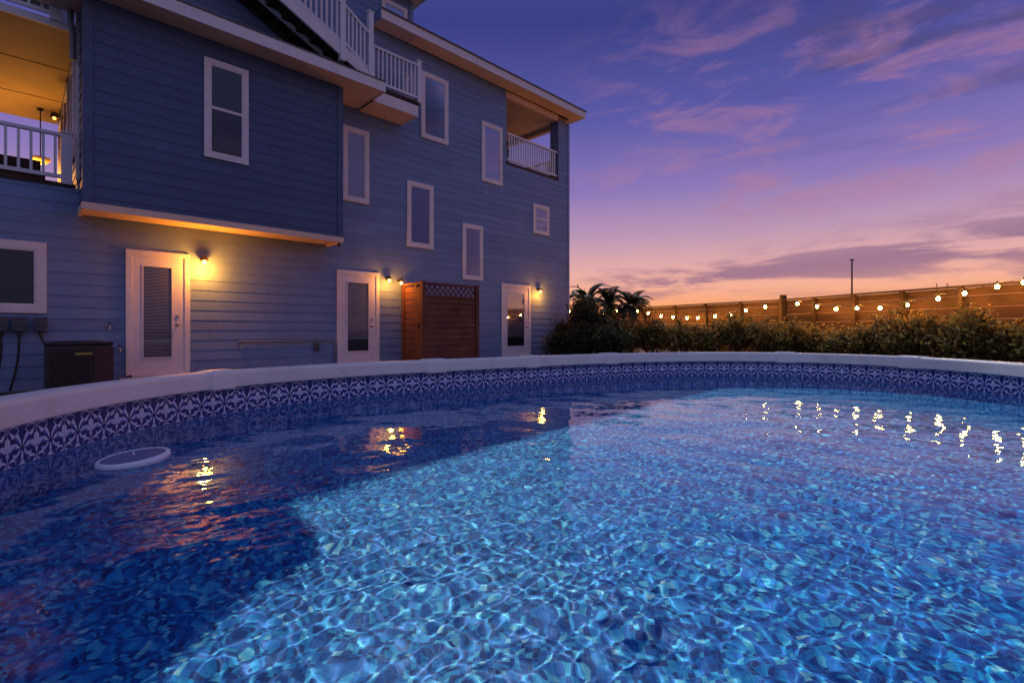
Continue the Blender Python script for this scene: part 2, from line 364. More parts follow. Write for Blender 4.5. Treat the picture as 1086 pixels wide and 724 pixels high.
for lam, cnt, slope in bands:
    comp = np.zeros_like(X)
    for q in range(cnt):
        l = lam * rng.uniform(.78, 1.28); th = rng.normal(R(-70), .75) if lam > .3 else rng.uniform(0, 2 * np.pi); k_ = 2 * np.pi / l
        comp += (slope * 1.414 / math.sqrt(cnt) / k_) * np.sin(k_ * (WX * math.cos(th) + WY * math.sin(th)) + rng.uniform(0, 6.28))
    Z += comp * (calm * patch if lam < .4 else np.sqrt(calm))
ang = np.arctan2(Y - PC[1], X - PC[0]); rad = np.hypot(X - PC[0], Y - PC[1]); pr = np.full_like(X, PK[0])
for k in range(1, 6): pr += PK[2 * k - 1] * np.cos(k * ang) + PK[2 * k] * np.sin(k * ang)
ok = rad < pr - .085
ny, nx = X.shape
idx = -np.ones(X.shape, int)
cell = ok[:-1, :-1] & ok[1:, :-1] & ok[:-1, 1:] & ok[1:, 1:]
use = np.zeros_like(ok); use[:-1, :-1] |= cell; use[1:, :-1] |= cell; use[:-1, 1:] |= cell; use[1:, 1:] |= cell
idx[use] = np.arange(use.sum())
V = np.column_stack([X[use], Y[use], WZ + Z[use]])
Fq = np.column_stack([idx[:-1, :-1][cell], idx[:-1, 1:][cell], idx[1:, 1:][cell], idx[1:, :-1][cell]])
me = bpy.data.meshes.new('water'); me.vertices.add(len(V)); me.vertices.foreach_set('co', V.ravel())
me.loops.add(Fq.size); me.loops.foreach_set('vertex_index', Fq.ravel()); me.polygons.add(len(Fq)); me.polygons.foreach_set('loop_start', np.arange(0, Fq.size, 4))
me.update(calc_edges=True); me.shade_smooth(); me.materials.append(M['water'])
water = bpy.data.objects.new('water', me); COL.objects.link(water); tag(water, kind='structure')
water.cycles.is_caustics_caster = True
for o in (floor, lw): o.cycles.is_caustics_receiver = True
# ground sheet with the pool's hole
mb = MB(); ring = off(.06); rings = []
for d in (0, 1.5, 6, 30, 200, 1500):
    rings += [(p.x + nrm[i].x * 0 + (p.x - PC[0]) / prad(2 * math.pi * i / NP) * d, p.y + (p.y - PC[1]) / prad(2 * math.pi * i / NP) * d, 0) for i, p in list(enumerate(ring))[::6]]
n_ = NP // 6
mb.add(rings, [(r_ * n_ + i, r_ * n_ + (i + 1) % n_, (r_ + 1) * n_ + (i + 1) % n_, (r_ + 1) * n_ + i) for r_ in range(5) for i in range(n_)])
g = mb.build('ground', M['ground'], fix=True); tag(g, kind='structure')
# floating solar ioniser
fl = empty('pool_float', (-2.26, 2.99, WZ), R(20), 'round white floating ring with dark solar panel on the pool water', 'pool float')
fl.rotation_euler = (R(3), R(-4.0), R(10)); fl.scale = (.86, .86, .9)
MB().lathe([(.0, -.05), (.10, -.05), (.17, -.03), (.205, -.005), (.215, .012), (.214, .024), (.208, .036), (.200, .041), (.190, .041), (.186, .036), (.17, .034)], (0, 0, 0), 48).build('ring', M['floatw'], fl, smooth=True)
MB().lathe([(.0001, .046), (.10, .044), (.186, .037), (.188, .03)], (0, 0, 0), 40).build('solar_panel', M['solar'], fl)
MB().box(-.006, .006, -.004, .004, .039, .056).sphere((0, 0, .058), .008, 8, 5).build('handle', M['floatw'], fl)
# ------------------------------------------------------------------ house frame: local +x along the wall to the right, +y into the house
HA = math.atan2(530, 532); HC = Vector((60 / 530 * 17.5, 17.5, 0))
ux, uy = math.cos(HA), math.sin(HA)
def HW(x, p, z): return (HC.x + x * ux + p * uy, HC.y + x * uy - p * ux, z)      # p = metres in front of the wall
house = empty('house', HC, HA, 'three storey blue house with lap siding, white trimmed windows, porches and outside stair', 'house')
EXP = .19
def siding(mb, x0, x1, z0, z1, y, side=None):
    """lap boards; side None: facing -y at depth y from x0..x1; side 'L': on plane x=y, running along y from x0..x1, facing -x"""
    k = math.floor(z0 / EXP)
    while k * EXP < z1 - 1e-6:
        a, b = max(z0, k * EXP), min(z1, (k + 1) * EXP)
        ta = .010 * (1 - (a - k * EXP) / EXP) + .001; tb = .010 * (1 - (b - k * EXP) / EXP) + .001
        if side is None:
            mb.add([(x0, y - ta, a), (x1, y - ta, a), (x1, y - tb, b), (x0, y - tb, b), (x0, y, a), (x1, y, a)], [(0, 1, 2, 3), (4, 5, 1, 0)])
        else:
            mb.add([(y - ta, x0, a), (y - ta, x1, a), (y - tb, x1, b), (y - tb, x0, b), (y, x0, a), (y, x1, a)], [(0, 3, 2, 1), (4, 0, 1, 5)])
        k += 1
def window_part(name, x0, x1, z0, z1, p, back, casing=.1, kind='tall', fw=None):
    """casing > pane + backing as sub-parts; p = metres the wall stands in front of the house plane"""
    y = -p
    mb = MB(); c = casing; d = .045
    mb.box(x0, x1, y - d, y - .012, z1 - c, z1).box(x0, x1, y - d, y - .012, z0, z0 + c)
    mb.box(x0, x0 + c, y - d + .003, y - .012, z0 + c, z1 - c).box(x1 - c, x1, y - d + .003, y - .012, z0 + c, z1 - c)
    s = .028; X0, X1, Z0, Z1 = x0 + c, x1 - c, z0 + c, z1 - c
    mb.box(X0, X1, y - .036, y - .014, Z1 - s, Z1).box(X0, X1, y - .036, y - .014, Z0, Z0 + s).box(X0, X0 + s, y - .035, y - .014, Z0 + s, Z1 - s).box(X1 - s, X1, y - .035, y - .014, Z0 + s, Z1 - s)
    if kind == 'hung':
        zm = (Z0 + Z1) / 2 + .02; mb.box(X0 + s, X1 - s, y - .04, y - .014, zm - .025, zm + .025)
    w = mb.build(name, M['trim'], house, bevel=0)
    MB().box(X0 + s, X1 - s, y - .030, y - .027, Z0 + s, Z1 - s).build('pane', M['glass'], w)
    if kind == 'hung':
        b = MB(); z = Z0 + s + .02
        while z < Z1 - s: b.obox(((X0 + X1) / 2, y - .021, z), (X1 - X0 - 2 * s - .01, 0, 0), (0, .003, .006), (0, -.0015, .003)); z += .032
        b.build('blind', back, w)
        MB().box(X0 + .01, X1 - .01, y - .0175, y - .0165, Z0 + .01, Z1 - .01).build('backing', M['dark'], w)
    else:
        MB().box(X0 + .01, X1 - .01, y - .020, y - .0175, Z0 + .01, Z1 - .01).build('blind', back, w)
    return w
XL = -13.0
# walls
mb = MB()
siding(mb, -16.5, XL, 0, 3.3, 0)
siding(mb, XL, -7.62, 0, 9.42, 0); siding(mb, -7.62, -6.45, 0, 9.42, 0)
siding(mb, -6.45, -3.04, 0, 8.31, 0); siding(mb, -3.04, 0, 0, 6.08, 0); siding(mb, -.565, 0, 6.08, 8.15, 0)
siding(mb, .05, 5.2, 3.3, 9.42, XL, 'L')                       # porch side wall
mb.build('siding_wall', M['siding'], house, fix=False)
mb = MB()                                                      # solid core behind the boards
mb.box(-16.5, XL - .002, .002, 5.2, 0, 3.28)
mb.box(XL + .002, -6.452, .002, 5.2, 0, 9.42)
mb.box(-6.45, -3.042, .002, 9, 0, 8.30); mb.box(-3.04, -.002, .002, 9, 0, 6.07); mb.box(-3.038, -.002, 3.0, 9, 6.08, 8.3)
mb.box(-.50, -.003, .003, .42, 6.08, 8.16)
mb.build('wall_core', M['siding'], house)
# corner boards (painted like the wall)
MB().box(-.09, .02, -.026, .05, 0, 8.10).build('corner_board', M['siding'], house); MB().box(-6.54, -6.43, -.026, .08, 8.60, 9.42).build('corner_board', M['siding'], house)
mb = MB(); mb.box(XL - .03, XL + .08, -.028, .06, 3.45, 9.4).build('corner_trim', M['trim'], house)
# bump-out on the second floor
BX0, BX1, BP = -12.98, -8.74, .75
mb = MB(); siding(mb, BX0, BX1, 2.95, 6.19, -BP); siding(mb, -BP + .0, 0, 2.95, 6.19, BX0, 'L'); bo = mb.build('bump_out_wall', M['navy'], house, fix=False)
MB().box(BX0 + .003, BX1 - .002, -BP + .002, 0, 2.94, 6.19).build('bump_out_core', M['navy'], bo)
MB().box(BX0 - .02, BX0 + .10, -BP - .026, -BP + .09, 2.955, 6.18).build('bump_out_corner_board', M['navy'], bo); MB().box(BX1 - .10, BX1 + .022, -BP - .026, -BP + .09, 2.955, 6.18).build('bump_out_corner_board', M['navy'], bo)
mb = MB(); mb.box(BX0 - .03, BX1 + .03, -BP - .035, -BP + .02, 2.84, 2.95).box(BX0 - .03, BX0 + .02, -BP + .02, -.02, 2.84, 2.95).box(BX1 - .02, BX1 + .03, -BP + .02, -.02, 2.84, 2.95).build('bump_out_skirt', M['soffit'], bo)
mb = MB(); mb.box(BX0 + .02, BX1 - .02, -BP + .02, -.02, 2.875, 2.90); mb.box(-11.0, -10.985, -BP + .05, -.02, 2.865, 2.875); mb.build('bump_out_soffit', M['soffit'], bo)
# eave over the bump-out
mb = MB(); mb.box(-13.5, -7.975, -1.22, -.02, 6.19, 6.21); mb.build('lower_soffit', M['soffit'], house)
mb = MB(); mb.box(-13.52, -7.965, -1.255, -1.22, 6.175, 6.385).box(-7.995, -7.963, -1.22, -.75, 6.175, 6.385).build('lower_fascia', M['trim'], house)
MB().box(-13.5, -7.98, -1.27, -.02, 6.387, 6.41).build('lower_roof', M['roof'], house)
# balcony slab
mb = MB(); mb.box(-7.96, -6.80, -.73, -.02, 6.15, 6.17).build('balcony_soffit', M['soffit'], house)
mb = MB(); mb.box(-7.962, -6.787, -.765, -.73, 6.14, 6.40).box(-6.815, -6.785, -.73, -.02, 6.14, 6.40).build('balcony_fascia', M['trim'], house)
MB().box(-7.96, -6.76, -.78, -.02, 6.42, 6.50).build('balcony_deck', M['stairwood'], house)
def railing(name, a, b, h, posts=(1, 1), n=None, gap=.11, zb=.1, parent=None, ptop=.1, pw=.10, bw=.036):
    """a, b: foot points in house-local (x,y,z). rails as the part, balusters and posts as sub-parts"""
    a, b = Vector(a), Vector(b); L = (b - a).length; d = (b - a)
    mb = MB(); mb.beam(a + Vector((0, 0, h)), b + Vector((0, 0, h)), .075, .05)
    r = mb.build(name, M['rail'], parent or house)
    MB().beam(a + Vector((0, 0, zb)), b + Vector((0, 0, zb)), .05, .06).build('bottom_rail', M['rail'], r)
    n = n or max(2, int(Vector((d.x, d.y, 0)).length / gap))
    for i in range(1, n):
        p = a + d * i / n
        MB().box(p.x - bw / 2, p.x + bw / 2, p.y - bw / 2, p.y + bw / 2, p.z + zb + .02, p.z + h - .02).build('baluster', M['rail'], r)
    for q, e in zip(posts, (a, b)):
        if q:
            o = MB().box(e.x - pw / 2, e.x + pw / 2, e.y - pw / 2, e.y + pw / 2, e.z - .02, e.z + h + ptop)
            o.box(e.x - pw / 2 - .015, e.x + pw / 2 + .015, e.y - pw / 2 - .015, e.y + pw / 2 + .015, e.z + h + ptop, e.z + h + ptop + .03).build('post', M['rail'], r)
    return r
rb = railing('balcony_railing', (-8.19, -.75, 6.50), (-6.76, -.75, 6.50), .88, (0, 1), n=13)
railing('balcony_side_railing', (-6.76, -.70, 6.50), (-6.76, -.06, 6.50), .88, (0, 0), n=6)
# outside stair climbing to the left: three stringers, treads and a railing
def sz(x): return 6.56 + (-8.417 - x) * .46
st_ = None
for (p, w, mat, nm) in ((1.0, .05, 'trim', 'stair_stringer'), (.55, .05, 'trim', 'stair_stringer'), (.10, .05, 'stairwood', 'stair_stringer')):
    z0 = 6.50
    mb = MB(); xa, xb = -8.25, -13.2
    poly = [(xa, sz(xa) - .06), (xb, sz(xb)), (xb, sz(xb) + .24), (xa, sz(xa) + .20)]
    mb.prism(poly, 1, -p - w / 2, -p + w / 2); o = mb.build(nm, M[mat], house)
    if st_ is None: st_ = o
mb = MB(); x = -8.5
while x > -13.2:
    mb.box(x - .30, x, -.975, -.10, sz(x) + .10, sz(x) + .14); mb.box(x - .3, x - .27, -.97, -.10, sz(x) + .14, sz(x) + .27); x -= .285
mb.build('stair_tread', M['stairwood'], house)
MB().prism([(-8.5, sz(-8.5) + .05), (-13.2, sz(-13.2) + .05), (-13.2, sz(-13.2) + .075), (-8.5, sz(-8.5) + .075)], 1, -.97, -.1).build('stair_underside', M['stairwood'], house)
def railing_post(x, p, z0, z1, w=.11):
    return MB().box(x - w / 2, x + w / 2, -p - w / 2, -p + w / 2, z0, z1).box(x - w / 2 - .015, x + w / 2 + .015, -p - w / 2 - .015, -p + w / 2 + .015, z1, z1 + .03)
sr = railing('stair_railing', (-8.25, -1.0, sz(-8.25) + .12), (-8.80, -1.0, sz(-8.80) + .22), .86, (0, 0), n=6, zb=.07)
sr2 = railing('stair_railing', (-8.86, -1.0, sz(-8.86) + .16), (-12.6, -1.0, sz(-12.6) + .16), .9, (0, 0), n=34, zb=.07)
railing_post(-8.19, .98, 6.42, 7.93).build('post', M['rail'], sr)
railing_post(-8.85, 1.0, 6.62, 8.6).build('post', M['rail'], sr2)
railing('stair_inner_railing', (-8.25, -.12, sz(-8.25) + .12), (-12.6, -.12, sz(-12.6) + .16), .88, (0, 0), n=40, zb=.07)
# tower roof and main eave
mb = MB(); mb.box(-13.6, -6.30, -.36, -.02, 9.42, 9.44).box(-6.43, -6.30, -.02, 5.5, 9.42, 9.44).build('tower_soffit', M['soffit'], house)
MB().box(-13.6, -6.27, -.395, -.36, 9.40, 9.60).box(-6.30, -6.265, -.36, 5.6, 9.40, 9.60).build('tower_fascia', M['trim'], house)
mb = MB(); mb.add([(-13.6, -.42, 9.61), (-6.25, -.42, 9.61), (-6.25, 5.6, 9.61), (-13.6, 5.6, 9.61), (-11, 2.6, 10.1), (-8.6, 2.6, 10.1)], [(0, 1, 5, 4), (1, 2, 5), (2, 3, 4, 5), (3, 0, 4), (3, 2, 1, 0)]).build('tower_roof', M['roof'], house)
mb = MB(); mb.box(-7.61, .28, -.46, -.022, 8.315, 8.335).box(.022, .28, -.022, 9.3, 8.315, 8.335).build('main_soffit', M['soffit'], house)
mb = MB(); mb.box(-7.62, .313, -.50, -.46, 8.30, 8.53).box(.28, .312, -.46, 9.4, 8.30, 8.53).build('main_fascia', M['trim'], house)
mb = MB(); mb.prism([(-.46, 8.33), (-.02, 8.33), (-.02, 8.62), (-.46, 8.53)], 0, -7.62, -7.59).build('eave_end', M['siding'], house)
mb = MB(); mb.add([(-7.62, -.53, 8.535), (.345, -.53, 8.535), (.345, 9.4, 8.535), (-6.43, 9.4, 8.535), (-7.62, .0, 8.62), (-6.43, 4.4, 9.3), (-3.6, 4.4, 9.3), (-6.43, .0, 8.62)], [(0, 1, 6, 5, 7, 4), (1, 2, 6), (2, 3, 5, 6)]).build('main_roof', M['roof'], house)
mb = MB(); mb.box(-7.62, .34, -.535, -.50, 8.515, 8.545).build('roof_edge', M['roof'], house)
MB().prism([(-13.2, 9.62), (-6.36, 9.62), (-6.85, 10.7), (-9.0, 13.2), (-13.2, 13.2)], 1, -.30, 5.0).build('shadow_gable', M['siding'], house)  # unseen gable, added and shaped so its shadow lands on the pool floor
# right porch (third floor)
mb = MB(); mb.box(-3.03, -.0, .01, 2.99, 8.24, 8.26).build('right_porch_ceiling', M['soffit'], house)
mb = MB(); mb.box(-3.04, -.565, .0, .16, 8.10, 8.30).box(-.165, -.004, .42, 3.0, 8.09, 8.30).build('right_porch_beam', M['soffit'], house)
mb = MB(); siding(mb, -3.03, 0, 6.08, 8.24, 2.99); mb.build('right_porch_wall', M['siding'], house, fix=False)
MB().box(-3.06, -.57, -.03, .02, 6.055, 6.12).box(-3.03, -.03, .02, 2.98, 6.075, 6.095).build('right_porch_floor', M['stairwood'], house)
railing('right_porch_railing', (-2.98, .05, 6.12), (-.60, .05, 6.12), .9, (0, 0), n=22)
railing('right_porch_side_railing', (-.06, .46, 6.12), (-.06, 2.95, 6.12), .9, (0, 0), n=20)
dr = MB().box(-2.55, -1.65, 2.93, 2.97, 6.1, 8.1).build('right_porch_door', M['trim'], house); MB().box(-2.42, -1.78, 2.925, 2.929, 6.4, 7.98).build('pane', M['glass'], dr); MB().box(-2.42, -1.78, 2.9295, 2.9299, 6.4, 7.98).build('blind', M['shade'], dr)
# left porch
mb = MB(); mb.box(-16.5, XL - .02, .0, 5.2, 5.88, 5.90).build('left_porch_ceiling', M['porch'], house)
mb = MB(); mb.box(-16.5, XL - .02, 1.72, 1.732, 5.872, 5.88).box(-16.5, XL - .02, 3.55, 3.562, 5.872, 5.88).build('ceiling_seam', M['wicker'], house)
mb = MB(); mb.box(-16.55, XL - .02, -.03, .0, 5.86, 5.98).box(-16.5, XL - .02, .0, 5.2, 5.902, 5.98).build('upper_porch_slab', M['trim'], house)
MB().box(-16.5, XL - .04, -.03, 5.2, 3.30, 3.36).build('left_porch_floor', M['stairwood'], house)
railing('left_porch_railing', (-16.4, -.0, 3.36), (XL - .14, .0, 3.36), .78, (0, 1), n=23, ptop=.02, pw=.13, gap=.14)
railing('left_porch_back_railing', (-16.4, 5.1, 3.36), (XL - .1, 5.1, 3.36), .78, (0, 0), n=22)
railing('upper_porch_railing', (-16.4, .0, 5.98), (-13.28, .0, 5.98), .9, (0, 1), n=20, pw=.14)
for x, y in ((-16.4, .1), (-16.4, 5.0)): MB().box(x - .09, x + .09, y - .09, y + .09, 3.36, 5.86).build('porch_post', M['trim'], house)
mb = MB(); mb.tube([(XL - .10, -.09, 6.3), (XL - .10, -.09, 6.0), (XL - .07, -.05, 5.85), (XL - .07, -.05, 5.4)], .04, 8).build('downspout', M['grey'], house)
MB().box(-16.5, -13.1, 2.5, 5.1, 8.5, 8.6).build('upper_porch_roof', M['roof'], house)
# porch side doors and windows (on x = XL, facing -x)
for y0, y1, z0, z1 in ((.35, .95, 3.9, 5.55), (1.6, 2.6, 3.4, 5.6), (3.5, 4.4, 3.9, 5.5)):
    c = .09; X_ = XL
    mb = MB().box(X_ - .05, X_ - .016, y0, y1, z1 - c, z1).box(X_ - .05, X_ - .016, y0, y1, z0, z0 + c).box(X_ - .048, X_ - .016, y0, y0 + c, z0 + c, z1 - c).box(X_ - .048, X_ - .016, y1 - c, y1, z0 + c, z1 - c)
    w = mb.build('porch_window', M['trim'], house); MB().box(X_ - .03, X_ - .026, y0 + c, y1 - c, z0 + c, z1 - c).build('pane', M['glass'], w); MB().box(X_ - .0225, X_ - .018, y0 + c, y1 - c, z0 + c, z1 - c).build('blind', M['shade'], w)
# windows
window_part('window', -15.0, -13.385, 1.22, 2.35, 0, M['dark'], .12, 'pic')
window_part('window', -11.347, -10.612, 4.06, 5.845, BP, M['blind'], .09, 'hung')
window_part('window', -8.36, -7.69, 3.97, 5.715, 0, M['shade'], .10)
window_part('window', -6.62, -5.80, 3.104, 4.797, 0, M['shadeblue'], .10)
window_part('window', -4.79, -4.03, 2.389, 3.98, 0, M['shadeblue'], .10)
window_part('window', -6.19, -5.30, 6.02, 7.77, 0, M['panedark'], .10)
window_part('window', -4.07, -3.24, 5.316, 7.07, 0, M['panedark'], .10)
window_part('window', -1.85, -1.08, 4.10, 5.05, 0, M['dark'], .09, 'hung')
window_part('window', -7.35, -6.62, 8.45, 9.15, 0, M['shadeblue'], .08)
# doors
def door_part(x0, x1, z0, z1, low=None):
    c = .085
    mb = MB().box(x0, x1, -.052, -.012, z1 - c, z1).box(x0, x0 + c, -.05, -.012, z0, z1 - c).box(x1 - c, x1, -.05, -.012, z0, z1 - c).box(x0 + c, x1 - c, -.06, -.012, z0 - .03, z0 + .02)
    mb.box(x0 + c, x0 + c + .02, -.036, -.012, z0 + .02, z1 - c).box(x1 - c - .06, x1 - c, -.030, -.012, z0 + .02, z1 - c).box(x0 + c + .02, x1 - c - .06, -.036, -.012, z1 - c - .03, z1 - c)
    d = mb.build('door', M['trim'], house)
    X0, X1, Z0, Z1 = x0 + c + .022, x1 - c - .062, z0 + .024, z1 - c - .033
    sl = .125; zl0 = Z0 + .26; zl1 = Z1 - .14
    mb = MB().box(X0, X0 + sl, -.034, -.012, Z0, Z1).box(X1 - sl, X1, -.034, -.012, Z0, Z1).box(X0 + sl, X1 - sl, -.034, -.012, Z0, zl0).box(X0 + sl, X1 - sl, -.034, -.012, zl1, Z1)
    for a in ((X0 + sl, X0 + sl + .02, zl0, zl1), (X1 - sl - .02, X1 - sl, zl0, zl1), (X0 + sl + .02, X1 - sl - .02, zl0, zl0 + .02), (X0 + sl + .02, X1 - sl - .02, zl1 - .02, zl1)):
        mb.box(a[0], a[1], -.042, -.03, a[2], a[3])
    mb.build('door_leaf', M['door'], d)
    MB().box(X0 + sl + .018, X1 - sl - .018, -.0285, -.026, zl0 + .018, zl1 - .018).build('pane', M['glass'], d)
    b = MB(); z = zl0 + .03 + (low or 0)
    while z < zl1 - .02: b.obox(((X0 + X1) / 2, -.0215, z), (X1 - X0 - 2 * sl - .04, 0, 0), (0, .002, .010), (0, -.0012, .002)); z += .026
    b.build('blind', M['blindlight'], d)
    MB().box(X0 + sl, X1 - sl, -.0175, -.0165, zl0, zl1).build('backing', M['dark'], d)
    xk = X1 - .055; zk = Z0 + .88
    mb = MB().tube([(xk, -.034, zk), (xk, -.075, zk)], .012, 8).sphere((xk, -.085, zk), .027, 10, 6).tube([(xk, -.034, zk), (xk, -.04, zk)], .03, 12); mb.build('door_knob', M['steel'], d, smooth=False)
    MB().tube([(xk, -.034, zk + .15), (xk, -.052, zk + .15)], .027, 12).build('deadbolt', M['steel'], d)
    return d
door_part(-12.371, -11.405, .155, 2.37); door_part(-8.495, -7.42, .155, 2.345, .28); door_part(-3.282, -1.99, .155, 2.375, .28)
for a_, b_ in ((-12.5, -11.3), (-8.6, -7.3), (-3.4, -1.9)): MB().box(a_, b_, -.55, -.062, 0, .12).build('door_step', M['grey'], house)
# ------------------------------------------------------------------ wall lamps
def wall_lamp(x, z, label, power, s=1.0):
    o = empty('wall_lamp', HW(x, 0.018, z), HA, label, 'wall lamp', 'lamps beside the house doors')
    mb = MB().tube([(0, 0, .05), (0, -.02, .05)], .05 * s, 14).build('backplate', M['lampmetal'], o)
    MB().tube([(0, -.02, .05), (0, -.06, .095), (0, -.11, .085)], .010, 8).build('arm', M['lampmetal'], o)
    MB().lathe([(.016, .095), (.026, .08), (.040, .065), (.066 * s, .03), (.076 * s, .008), (.070 * s, .008), (.058 * s, .03), (.03, .055), (.001, .065)], (0, -.12, 0), 20).build('lamp_shade', M['lampmetal'], o, smooth=True)
    MB().sphere((0, -.12, -.012), .033, 12, 8, 1.25).build('bulb', M['lampbulb'], o, smooth=True)
    l = bpy.data.lights.new('lamp_light', 'POINT'); l.energy = power; l.color = (1, .345, .03); l.shadow_soft_size = .06
    lo = bpy.data.objects.new('lamp_light', l); lo.parent = o; lo.location = (0, -.24, -.13); COL.objects.link(lo)
    return o
wall_lamp(-11.19, 2.26, 'lit bronze wall lamp right of the leftmost white door, under the overhang', 58)
wall_lamp(-7.20, 2.19, 'lit bronze wall lamp directly right of the middle white door', 22, .9)
wall_lamp(-6.86, 2.15, 'small lit wall lamp at the corner of the wooden shower screen', 2.5, .75)
wall_lamp(-1.62, 2.22, 'lit bronze wall lamp right of the farthest white door near the house corner', 28, .9)
# porch lights
o = empty('wall_lamp', HW(XL - .018, -2.95, 5.36), HA, 'lit spot lamp under the orange porch ceiling at upper left', 'wall lamp')
MB().tube([(0, 0, 0), (-.03, 0, 0)], .06, 12).tube([(-.03, 0, 0), (-.12, 0, .04)], .012, 8).build('bracket', M['lampmetal'], o)
MB().lathe([(.02, .12), (.05, .10), (.075, .0), (.07, .0), (.045, .09), (.001, .1)], (-.15, 0, -.04), 16).build('lamp_shade', M['lampmetal'], o, smooth=True)
MB().sphere((-.15, 0, -.05), .03, 10, 7).build('bulb', M['porchbulb'], o, smooth=True)
l = bpy.data.lights.new('lamp_light', 'POINT'); l.energy = 95; l.color = (1, .40, .05); l.shadow_soft_size = .22
lo = bpy.data.objects.new('lamp_light', l); lo.parent = o; lo.location = (-.45, 1.3, -.95); COL.objects.link(lo)
o = empty('pendant_lamp', HW(-13.34, -4.3, 5.87), HA, 'hanging amber bowl lamp with two bulbs on the upper left porch', 'pendant lamp')
MB().tube([(0, 0, 0), (0, 0, -1.05)], .012, 6).lathe([(.001, 0), (.06, -.01), (.06, -.03), (.001, -.04)], (0, 0, 0), 14).build('rod', M['black'], o)
MB().lathe([(.001, -1.24), (.09, -1.22), (.16, -1.15), (.18, -1.09), (.172, -1.09), (.15, -1.14), (.08, -1.2), (.001, -1.22)], (0, 0, 0), 20).build('bowl', M['porch'], o, smooth=True)
for s in (-1, 1): MB().sphere((.06 * s, 0, -1.10), .03, 10, 7).build('bulb', M['porchbulb'], o, smooth=True)
o = empty('porch_chair', HW(-13.7, -2.4, 3.36), HA, 'dark wicker chair with rust cushion behind the left porch railing', 'chair')
MB().box(-.32, .32, -.32, .32, .26, .36).build('seat', M['wicker'], o); MB().box(-.32, .32, .26, .34, .36, .95).build('backrest', M['wicker'], o); MB().box(-.25, .25, -.28, .24, .36, .48).build('cushion', M['cushion'], o)
for a in (-1, 1):
    MB().box(a * .33 - .04, a * .33 + .04, -.3, .3, .36, .62).build('armrest', M['wicker'], o)
    for b in (-1, 1): MB().box(a * .28 - .03, a * .28 + .03, b * .28 - .03, b * .28 + .03, 0, .26).build('leg', M['wicker'], o)
# potted plant on the right porch
o = empty('potted_plant', HW(-2.75, -.75, 6.095), HA, 'dark potted plant behind the railing of the top right porch', 'potted plant')
MB().lathe([(.001, 0), (.14, 0), (.20, .38), (.17, .38), (.16, .34), (.001, .34)], (0, 0, 0), 16).build('pot', M['black'], o, smooth=True)
mb = MB()
for i in range(60):
    a = random.uniform(0, 6.28); e = random.uniform(.3, 1.4); L = random.uniform(.5, .85); d = Vector((math.cos(a) * math.cos(e), math.sin(a) * math.cos(e), math.sin(e))); s = d.cross((0, 0, 1)).normalized() * .035
    b_ = Vector((0, 0, .34)); m1 = b_ + d * L * .6; tip = b_ + d * L - Vector((0, 0, .2 * L)); mb.add([b_ - s * .4, b_ + s * .4, m1 + s, tip, m1 - s], [(0, 1, 2, 4), (4, 2, 3)])
mb.build('foliage', M['plant'], o, fix=False)
# ------------------------------------------------------------------ things along the wall
sh = empty('shower_enclosure', HW(-5.9, 0, 0), HA, 'tall reddish wooden shower screen with lattice top against the blue wall', 'shower enclosure')
x0, x1, pp, zt = -.84, .87, .9, 2.12
def shl(mb): return mb
for (x, p) in ((x0, .9), (x1, .9), (x0, .08), (x0 + .02, .62)): MB().box(x - .05, x + .05, -p - .05, -p + .05, 0, zt + (.02 if p == .9 else 0)).build('post', M['cedarv'], sh)
mb = MB()
z = .12
while z < 1.70:
    mb.add([(x0 + .05, -pp - .022, z), (x1 - .05, -pp - .022, z), (x1 - .05, -pp + .006, z + .165), (x0 + .05, -pp + .006, z + .165), (x0 + .05, -pp, z), (x1 - .05, -pp, z), (x1 - .05, -pp + .026, z + .165), (x0 + .05, -pp + .026, z + .165)],
           [(0, 1, 2, 3), (4, 7, 6, 5), (0, 4, 5, 1), (3, 2, 6, 7), (0, 3, 7, 4), (1, 5, 6, 2)]); z += .15
mb.build('front_panel', M['cedar'], sh)
mb = MB(); zl0, zl1 = 1.80, 2.06
mb.box(x0 + .05, x1 - .05, -pp - .03, -pp + .03, 1.765, zl0).box(x0 + .05, x1 - .05, -pp - .03, -pp + .03, zl1, zt)
k = x0 + .05 - .4
while k < x1:
    for sg in (1, -1):
        a0 = k if sg > 0 else k + .26; a1 = k + .26 if sg > 0 else k
        pa, pb = [a0, zl0], [a1, zl1]
        lo_, hi_ = x0 + .05, x1 - .05
        def clip(p, q):
            if p[0] < lo_: p = [lo_, p[1] + (q[1] - p[1]) * (lo_ - p[0]) / (q[0] - p[0])]
            if p[0] > hi_: p = [hi_, p[1] + (q[1] - p[1]) * (hi_ - p[0]) / (q[0] - p[0])]
            return p
        if max(a0, a1) > lo_ + .01 and min(a0, a1) < hi_ - .01:
            pa2, pb2 = clip(pa, pb), clip(pb, pa)
            mb.beam((pa2[0], -pp + .006 * sg, pa2[1]), (pb2[0], -pp + .006 * sg, pb2[1]), .01, .026, (0, 1, 0)) if 0 else mb.beam((pa2[0], -pp + .006 * sg, pa2[1]), (pb2[0], -pp + .006 * sg, pb2[1]), .012, .034)
    k += .165
mb.build('lattice', M['cedar'], sh)
mb = MB(); z = .12
while z < 2.0:
    mb.box(x0 - .012, x0 + .012, -.57, -.13, z, z + .145); z += .16
mb.build('side_panel', M['cedar'], sh)
mb = MB(); z = .12
mb.box(x0 - .03, x0 + .01, -.85, -.67, .1, 2.0); mb.build('door_panel', M['cedarv'], sh)
mb = MB().box(x0 - .04, x0 + .04, -.87, -.10, zt - .06, zt + .0).build('top_rail', M['cedar'], sh)
MB().box(x0 - .06, x0 - .03, -.80, -.76, 1.0, 1.12).build('latch', M['black'], sh)
